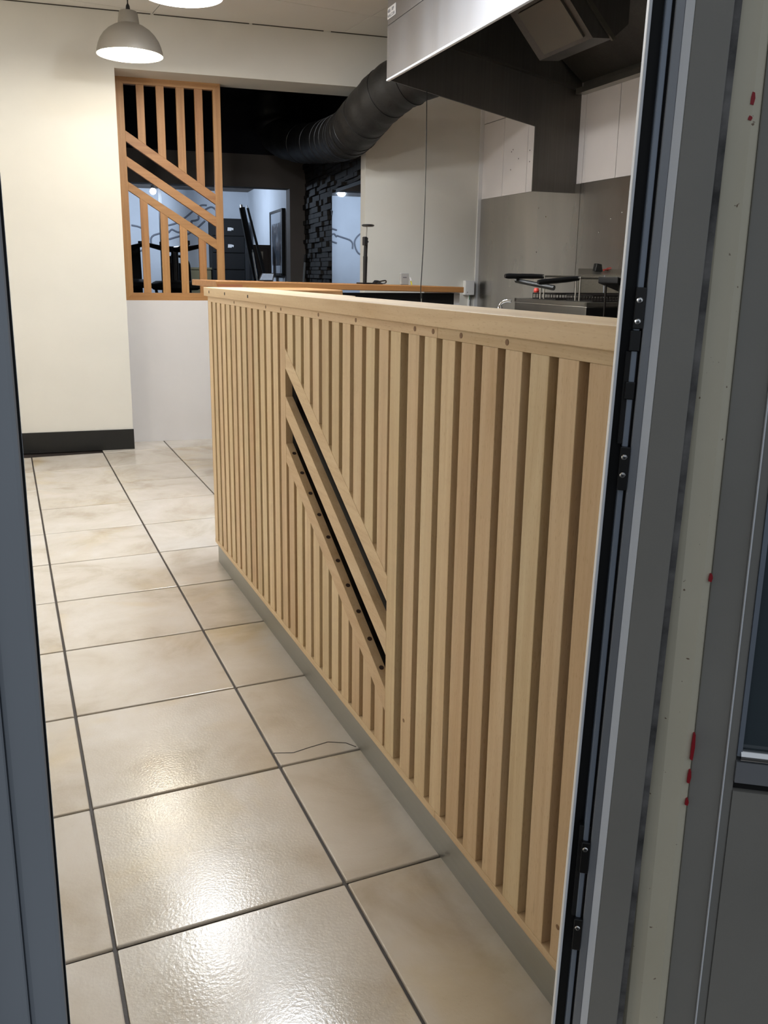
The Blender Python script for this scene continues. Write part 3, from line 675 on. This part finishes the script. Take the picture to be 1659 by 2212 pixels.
tb = thing('tablet', 'tilted tablet with dark bezel lying on the far bar', 'tablet', (1.19, 3.1, zt_))
tq = [(1.150, 3.07, zt_+0.002), (1.230, 3.07, zt_+0.002), (1.262, 3.15, zt_+0.040), (1.190, 3.15, zt_+0.040)]
def inset(q, f, dz):
    c = [sum(p[i] for p in q)/4 for i in range(3)]
    return [(c[0]+(p[0]-c[0])*f, c[1]+(p[1]-c[1])*f-dz*0.4, c[2]+(p[2]-c[2])*f+dz) for p in q]
m = MB(); m.v = tq + [(p[0], p[1]+0.004, p[2]-0.0015) for p in tq]
m.f = [(0,1,2,3),(7,6,5,4),(0,4,5,1),(1,5,6,2),(2,6,7,3),(3,7,4,0)]
part(m, 'bezel', blackpl_m, tb)
m = MB(); m.quad(*inset(tq, 0.86, 0.0012)); part(m, 'screen_glass', plain('tablet_screen', rgb(92, 100, 112), 0.15), tb)
part(MB().box(1.20, 1.245, 3.125, 3.15, zt_-0.002, zt_+0.024), 'prop', blackpl_m, tb)
sx = thing('socket_box', 'white surface-mounted socket box on pale wall by the corner', 'socket', (2.45, 0, 1.05), FF)
part(MB().box(2.412, 2.487, -0.05, 0.0, 1.055, 1.160), 'case', whitepl_m, sx, bevel=0.004)
part(MB().cyl((2.43, -0.052, 1.075), 0.004, 0.003, 'y', 8), 'screw', wire_m, sx)
part(MB().tube([(2.46, -0.025, 1.056), (2.459, -0.02, 1.02)], 0.0025, 6), 'earth_wire', green_m, sx)
part(MB().tube([(2.46, -0.012, 1.056), (2.46, -0.012, 0.6)], 0.010, 8), 'conduit', whitepl_m, sx)

# ================================================================== DARK ROOM
mr = thing('wall_mirror', 'tall frameless mirror on the dark slate wall', 'mirror', (1.78, 0.9, 1.0), FF)
part(MB().box(1.755, 1.80, 0.44, 1.38, 0.95, 1.865), 'backing', black_m, mr)
part(MB().quad((1.7535, 0.45, 0.96), (1.7535, 1.37, 0.96), (1.7535, 1.37, 1.86), (1.7535, 0.45, 1.86)), 'glass', mirror_m, mr)
mu = thing('wall_mural', 'grey looping line mural painted on the pale back wall', 'mural', (0.8, 5.49, 1.5), FF)
for P in [[(0.65,1.76),(0.75,1.79),(0.85,1.85),(0.96,1.94),(1.04,2.0),(1.08,2.02),(1.14,2.02)],
          [(1.11,1.96),(1.16,1.99),(1.2,2.0),(1.24,1.98),(1.26,1.94),(1.27,1.86)],
          [(0.65,1.67),(0.69,1.71),(0.74,1.69),(0.78,1.68),(0.87,1.70),(0.94,1.79),(0.94,1.82),(0.99,1.83),(1.03,1.85),(1.03,1.89)],
          [(0.65,1.59),(0.78,1.63),(0.89,1.66),(1.01,1.74),(1.11,1.83)],
          [(0.43,1.52),(0.43,1.59),(0.46,1.63),(0.51,1.65),(0.65,1.69)],
          [(0.20,1.75),(0.32,1.72),(0.40,1.62),(0.36,1.48),(0.24,1.42)]]:
    part(MB().tube(spline([(a, 5.495, b) for a, b in P], 5), 0.011, 6), 'painted_line', mural_m, mu, smooth=True)
ps = thing('black_post', 'black steel post rising through the lit back room', 'post', (0.51, 4.5, 0), FF)
part(MB().box(0.485, 0.525, 4.48, 4.52, 0.0, 2.20), 'shaft', black_m, ps)
part(MB().box(0.46, 0.55, 4.455, 4.545, 0.0, 0.01), 'base_plate', black_m, ps)
def spot(s, t, z, label, watts, r, strength):
    o = thing('spot_lamp', label, 'lamp', (s, t, z), FF, 'lamps in the lit back room')
    part(MB().lathe([(0.0001, 0.0), (r*0.7, -r*0.2), (r, -r), (r*0.7, -r*1.7), (0.0001, -r*2)], (s, t, z), 16), 'globe', emit('cold_bulb', (0.86, 0.93, 1, 1), strength), o, smooth=True)
    part(MB().lathe([(0.0001, 0.0), (0.022, 0.0), (0.022, 0.03), (0.0001, 0.03)], (s, t, z), 12), 'holder', black_m, o)
    if z+0.03 < 2.195: part(MB().tube([(s, t, z+0.03), (s, t, 2.2)], 0.006, 6), 'stem', black_m, o)
    if watts:
        l = point_light('cold_light', (0, 0, -r*2-0.03), watts, (0.66, 0.80, 1.0), 0.04); l.parent = o
    return o
spot(0.42, 4.30, 2.10, 'bright cold bulb shining beside the black post', 42, 0.035, 60)
spot(0.98, 4.0, 2.17, 'small cold downlight in the grey ceiling right of the bright bulb', 10, 0.018, 20)
def upturned_chair(s, t, zt, rot, label, bk):
    o = thing('swivel_chair', label, 'chair', (s, t, 0.75), FF, 'black chairs turned upside down in the dark room')
    c, sn = math.cos(R(rot)), math.sin(R(rot))
    for k in range(4):
        a = R(rot+90*k); dx, dy = math.cos(a), math.sin(a)
        ar = part(MB().tube([(s, t, zt-0.04), (s+dx*0.10, t+dy*0.10, zt-0.035), (s+dx*0.27, t+dy*0.27, zt+0.0)], [0.026, 0.022, 0.016], 8), 'base_arm', blackpl_m, o, smooth=True)
        part(MB().cyl((s+dx*0.26, t+dy*0.26, zt-0.005), 0.022, 0.035), 'glide', blackpl_m, ar)
    part(MB().tube([(s, t, zt-0.04), (s, t, zt-0.30)], 0.030, 12), 'column', blackpl_m, o)
    part(MB().lathe([(0.0001, 0), (0.19, 0.0), (0.215, 0.02), (0.215, 0.05), (0.17, 0.075), (0.0001, 0.08)], (s, t, zt-0.38), 24), 'seat', blackcl_m, o, smooth=True)
    for q in (-1, 1):
        bx, by = s - sn*q*0.22, t + c*q*0.22
        part(MB().tube(spline([(bx+c*0.14, by+sn*0.14, zt-0.33), (bx+c*0.17, by+sn*0.17, zt-0.45), (bx+c*0.05, by+sn*0.05, zt-0.54), (bx-c*0.14, by-sn*0.14, zt-0.52), (bx-c*0.18, by-sn*0.18, zt-0.36)], 5), 0.013, 8), 'armrest', blackpl_m, o, smooth=True)
    part(MB().prism([(s+bk[0], 0.80), (s+bk[1], 0.80), (s+bk[1]-0.01, zt+bk[2]), (s+bk[0]+0.01, zt+bk[2])], 'y', t+0.16, t+0.22), 'backrest', blackcl_m, o, bevel=0.012)
    return o
upturned_chair(0.45, 1.75, 1.42, 20, 'upside-down black swivel chair seen through the middle screen slats', (-0.06, 0.075, -0.15))
upturned_chair(0.02, 2.05, 1.43, 50, 'upside-down black swivel chair behind the left edge of the slat screen', (0.02, 0.17, -0.02))
tt = thing('dark_table', 'low black table carrying the upside-down chairs', 'table', (0.25, 1.85, 0), FF)
part(MB().box(-0.45, 0.85, 1.45, 2.35, 0.75, 0.79), 'table_top', black_m, tt)
for x in (-0.38, 0.78):
    for y in (1.52, 2.28): part(MB().box(x-0.03, x+0.03, y-0.03, y+0.03, 0, 0.75), 'leg', black_m, tt)
gr = thing('curved_rail', 'curved black tube rail in front of the olive chest', 'rail', (0.66, 3.0, 0), FF)
part(MB().tube(spline([(0.50, 3.0, 1.345), (0.60, 3.0, 1.34), (0.665, 3.0, 1.29), (0.68, 3.0, 1.18), (0.68, 3.0, 0.9), (0.68, 3.0, 0.0)], 6), 0.014, 8), 'tube', blackpl_m, gr, smooth=True)
part(MB().tube(spline([(0.50, 3.0, 1.12), (0.58, 3.0, 1.11), (0.64, 3.0, 1.07), (0.68, 3.0, 0.98)], 6), 0.010, 8), 'brace', blackpl_m, gr, smooth=True)
part(MB().tube([(0.50, 3.0, 1.345), (0.50, 3.0, 0.0)], 0.014, 8), 'tube', blackpl_m, gr)
cabblack_m = plain('cabinet_black', rgb(6, 6, 7), 0.7)
och = thing('storage_chest', 'olive chest standing against the pale back wall', 'chest', (1.0, 5.3, 0), FF)
part(MB().box(0.86, 1.13, 5.10, 5.48, 0.0, 1.215), 'body', wain_m, och, bevel=0.006)
part(MB().box(0.85, 1.14, 5.09, 5.485, 1.217, 1.245), 'lid', wain_m, och, bevel=0.006)
cb = thing('black_cabinet', 'tall black drawer cabinet with two white labels', 'cabinet', (1.36, 5.2, 0), FF)
cbb = part(MB().box(1.14, 1.55, 5.05, 5.40, 0.0, 1.842), 'carcass', cabblack_m, cb)
for k in range(6):
    d = part(MB().box(1.15, 1.54, 5.035, 5.05, 0.62+k*0.203, 0.81+k*0.203), 'drawer', cabblack_m, cb, bevel=0.003)
for zz in (1.72, 1.517):
    part(MB().prism([(1.335, zz-0.026), (1.382, zz-0.026), (1.388, zz-0.012), (1.406, zz-0.021), (1.41, zz+0.005), (1.377, zz+0.014), (1.339, zz+0.014)], 'y', 5.0335, 5.0345), 'label_card', paper_m, cb)
def leaning(name, p, q, r, mat, label, cat, grp=None):
    o = thing(name, label, cat, (p[0], p[1], p[2]), FF, grp)
    p, q = Vector(p), Vector(q)
    part(MB().tube([p, p.lerp(q, 0.5), q], [r*0.8, r*1.15, r], 10), 'shaft', mat, o, smooth=True)
    d = (q-p).normalized()
    part(MB().tube([q-d*0.01, q+d*0.03], [r*0.6, r*0.4], 8), 'tip', wire_m, o, smooth=True)
    return o
leaning('rolled_banner', (1.50, 3.28, 0.62), (1.275, 3.36, 1.86), 0.032, blackcl_m, 'thick black rolled banner leaning against the black cabinet', 'banner')
leaning('tent_pole', (1.62, 3.24, 0.62), (1.345, 3.42, 1.86), 0.013, black_m, 'thin dark pole leaning beside the rolled banner', 'pole')
leaning('chrome_pole', (1.47, 3.20, 0.62), (1.36, 3.22, 1.40), 0.010, chrome_m, 'shiny metal pole leaning in front of the rolled banner', 'pole')
lw = thing('storage_shelf', 'low black stand where banner and poles rest', 'stand', (1.5, 3.2, 0), FF)
part(MB().box(1.36, 1.66, 3.10, 3.36, 0.56, 0.60), 'shelf', black_m, lw)
for x in (1.38, 1.64):
    for y in (3.12, 3.34): part(MB().box(x-0.015, x+0.015, y-0.015, y+0.015, 0, 0.56), 'leg', black_m, lw)
pf = thing('leaning_picture', 'dark wooden picture frame standing behind the poles', 'picture', (1.5, 3.6, 0.9), FF)
part(MB().box(1.42, 1.62, 3.60, 3.62, 0.90, 1.49).box(1.42, 1.45, 3.59, 3.60, 0.90, 1.49).box(1.59, 1.62, 3.59, 3.60, 0.90, 1.49).box(1.45, 1.59, 3.59, 3.60, 1.455, 1.49), 'frame', plain('dark_walnut', rgb(52, 38, 28), 0.6), pf)
part(MB().prism([(1.505, 1.42), (1.53, 1.42), (1.528, 1.33)], 'y', 3.586, 3.5995), 'pale_wedge', plain('pale_wood_chip', rgb(170, 160, 140), 0.6), pf)
part(MB().box(1.42, 1.62, 3.58, 3.66, 0.0, 0.90), 'support', black_m, pf)
pc = thing('framed_picture', 'tall black framed picture on the pale side wall', 'picture', (1.66, 3.4, 1.15), FF)
part(MB().box(1.645, 1.67, 3.02, 3.75, 1.165, 1.845), 'backing', black_m, pc)
part(MB().box(1.635, 1.665, 3.02, 3.06, 1.165, 1.845).box(1.635, 1.665, 3.71, 3.75, 1.165, 1.845).box(1.635, 1.665, 3.02, 3.75, 1.165, 1.19).box(1.635, 1.665, 3.02, 3.75, 1.82, 1.845), 'frame', black_m, pc)
def art():
    m, nt, b = new_mat('picture_print'); v = coords(nt, (1, 4, 6)); n = noise(nt, v, 1.0, 4)
    nt.links.new(ramp(nt, n.outputs['Fac'], [(0.42, rgb(72, 80, 90)), (0.52, rgb(104, 100, 104)), (0.58, rgb(150, 158, 168))]).outputs['Color'], b.inputs['Base Color']); b.inputs['Roughness'].default_value = 0.3; return m
part(MB().quad((1.643, 3.06, 1.19), (1.643, 3.71, 1.19), (1.643, 3.71, 1.82), (1.643, 3.06, 1.82)), 'mount', plain('pale_mount', rgb(176, 184, 196), 0.5), pc)
part(MB().quad((1.642, 3.12, 1.27), (1.642, 3.66, 1.27), (1.642, 3.66, 1.71), (1.642, 3.12, 1.71)), 'print', art(), pc)
br = thing('broom', 'grey pole leaning on the dark slate wall', 'pole', (1.74, 2.45, 0), FF)
part(MB().tube([(1.66, 2.50, 0.06), (1.735, 2.38, 1.30)], 0.011, 8), 'handle', plain('grey_handle', rgb(140, 146, 150), 0.4), br)
part(MB().tube([(1.735, 2.38, 1.30), (1.74, 2.372, 1.37)], 0.014, 8), 'grip', blackpl_m, br)
part(MB().box(1.58, 1.74, 2.44, 2.56, 0.0, 0.07), 'head', black_m, br, bevel=0.006)

# ================================================================== ENTRANCE DOOR AND FRAME
jl = struct(MB().box(-0.21, -0.115, -0.93, -0.66, 0, 2.25).box(-0.115, -0.0945, -0.925, -0.68, 0, 2.25), 'door_jamb_left', jamb_m, 'blue-grey metal door jamb at the left edge', WF, (-0.15, -0.8, 0), 0.003, 'jamb')
part(MB().box(-0.0945, -0.0932, -0.915, -0.70, 0, 2.25), 'seal', black_m, jl)
part(MB().box(-0.0932, -0.0920, -0.80, -0.69, 0, 2.25), 'edge_strip', lightalu_m, jl)
part(MB().box(-0.21, -0.145, -0.945, -0.93, 0, 2.25), 'cover_strip', jamb_m, jl, bevel=0.002)
# leaf edge on the right, swung outwards and hanging slightly out of plumb
DF = Frame((0.528, -0.62, 0), -35)
LEAN = 1.08
dl = thing('door_1', 'grey aluminium door edge with black lock strip at the right', 'door', (0.04, 0.0, 0), DF, None, 'structure')
dl.rotation_euler = (Matrix.Rotation(DF.a, 3, 'Z') @ Matrix.Rotation(R(LEAN), 3, 'Y')).to_euler()
XO = 1.155*math.tan(R(LEAN))          # offsets below are measured at eye height
def vbar(x0, x1, y0, y1, name, mat, z0=0.0, z1=2.24, bevel=0.0):
    return part(MB().box(x0-XO, x1-XO, y0, y1, z0, z1), name, mat, dl, ((x0+x1)/2-XO, (y0+y1)/2, z0), bevel=bevel)
vbar(0.0, 0.0036, 0.0, 0.030, 'edge_lip', lightalu_m, bevel=0.001)
vbar(0.0036, 0.0165, 0.016, 0.030, 'rebate', black_m)
vbar(0.0165, 0.0232, 0.002, 0.030, 'lock_channel', strip_m, bevel=0.0015)
vbar(0.0232, 0.0262, 0.010, 0.030, 'gasket', black_m)
vbar(0.0262, 0.0361, 0.0, 0.030, 'inner_stile', alu_m, bevel=0.0012)
part(MB().prism([(0.0361-XO, 0.0), (0.0447-XO, -0.004), (0.0447-XO, 0.03), (0.0361-XO, 0.03)], 'z', 0, 2.24), 'chamfer', lightalu_m, dl)  # pale material stands in for light caught by the bevel
vbar(0.0447, 0.0825, -0.004, 0.030, 'stile_face', frameface_m, bevel=0.0015)
vbar(0.0825, 0.0905, 0.002, 0.030, 'weather_seal', seal_m)
def lock_plate(z0, z1, screws):
    pl = vbar(0.0150, 0.0258, -0.003, 0.012, 'lock_plate', blackpl_m, z0, z1, 0.001)
    for sz_ in screws:
        part(MB().lathe([(0.0001, -0.0012), (0.0026, -0.001), (0.0034, 0.0)], (0, 0, 0), 14, 'y'), 'screw', chrome_m, pl, (0.0200-XO, -0.0031, sz_), local=True)
        part(MB().box(-0.0016, 0.0016, -0.0004, 0.0, -0.0004, 0.0004).box(-0.0004, 0.0004, -0.0004, 0.0, -0.0016, 0.0016), 'screw_slot', blackpl_m, pl, (0.0200-XO, -0.0042, sz_), local=True)
lock_plate(1.149, 1.194, (1.180, 1.157))
vbar(0.0135, 0.0250, 0.0, 0.012, 'keep_block', blackpl_m, 1.124, 1.147, 0.001)
vbar(0.0110, 0.0245, 0.003, 0.014, 'latch_body', black_m, 1.018, 1.124, 0.001)
vbar(0.0135, 0.0240, 0.0, 0.012, 'keep_block', blackpl_m, 1.070, 1.090, 0.001)
lock_plate(0.965, 1.016, (1.004, 0.983))
vbar(0.0110, 0.0250, 0.003, 0.014, 'latch_body', black_m, 0.385, 0.520, 0.001)
lock_plate(0.455, 0.500, (0.490,))
lock_plate(0.338, 0.385, (0.372,))
cj = struct(MB().prism([(0.070, 0.030), (0.080, 0.016), (0.095, 0.010), (0.118, 0.010), (0.126, 0.013), (0.129, 0.022), (0.129, 0.045), (0.070, 0.045)], 'z', 0, 2.25), 'door_jamb_right', creamjamb_m, 'cream painted door post with red scuff marks', DF, (0.10, 0.03, 0), 0.002, 'jamb')
scuff_m = plain('red_scuff_paint', rgb(160, 28, 40), 0.5)
for x, z0, z1 in ((0.1265, 0.628, 0.662), (0.1258, 0.596, 0.612), (0.1262, 0.565, 0.572), (0.1262, 0.860, 0.868), (0.1175, 1.381, 1.392), (0.1168, 1.366, 1.369)):
    part(MB().prism([(x-0.0022, z0), (x+0.001, z0-0.001), (x+0.0022, (z0+z1)/2), (x+0.0014, z1), (x-0.001, z1+0.001), (x-0.002, (z0*0.4+z1*0.6))], 'y', 0.0092, 0.0150), 'red_scuff', scuff_m, cj)
sd = thing('door_2', 'grey side panel with dark glass and chrome rail at lower right', 'door', (0.36, 0.02, 0), DF, None, 'structure')
part(MB().box(0.1285, 0.1665, 0.018, 0.045, 0, 2.25), 'stile', frameface_m, sd, bevel=0.0015)
part(MB().box(0.1665, 0.1680, 0.014, 0.045, 0, 2.25), 'bead', lightalu_m, sd)
part(MB().box(0.1680, 0.1800, 0.020, 0.045, 0, 2.25), 'inner_stile', frameface_m, sd, bevel=0.0015)
part(MB().box(0.1800, 0.1855, 0.018, 0.040, 0.635, 2.25), 'glazing_bead', strip_m, sd)
part(MB().box(0.1855, 0.62, 0.028, 0.034, 0.630, 2.25), 'glass', glass_m, sd)
part(MB().tube([(0.184, 0.022, 0.635), (0.62, 0.022, 0.635)], 0.0075, 12), 'chrome_rail', chrome_m, sd, smooth=True)
part(MB().box(0.1800, 0.62, 0.016, 0.045, 0.600, 0.628), 'lower_rail', alu_m, sd)
part(MB().box(0.1800, 0.62, 0.026, 0.045, 0.587, 0.600), 'shadow_groove', black_m, sd)
part(MB().box(0.1800, 0.62, 0.018, 0.045, 0.0, 0.587), 'kick_panel', frameface_m, sd)
part(MB().box(0.62, 0.68, 0.012, 0.048, 0.0, 2.25), 'stile', frameface_m, sd, bevel=0.002)
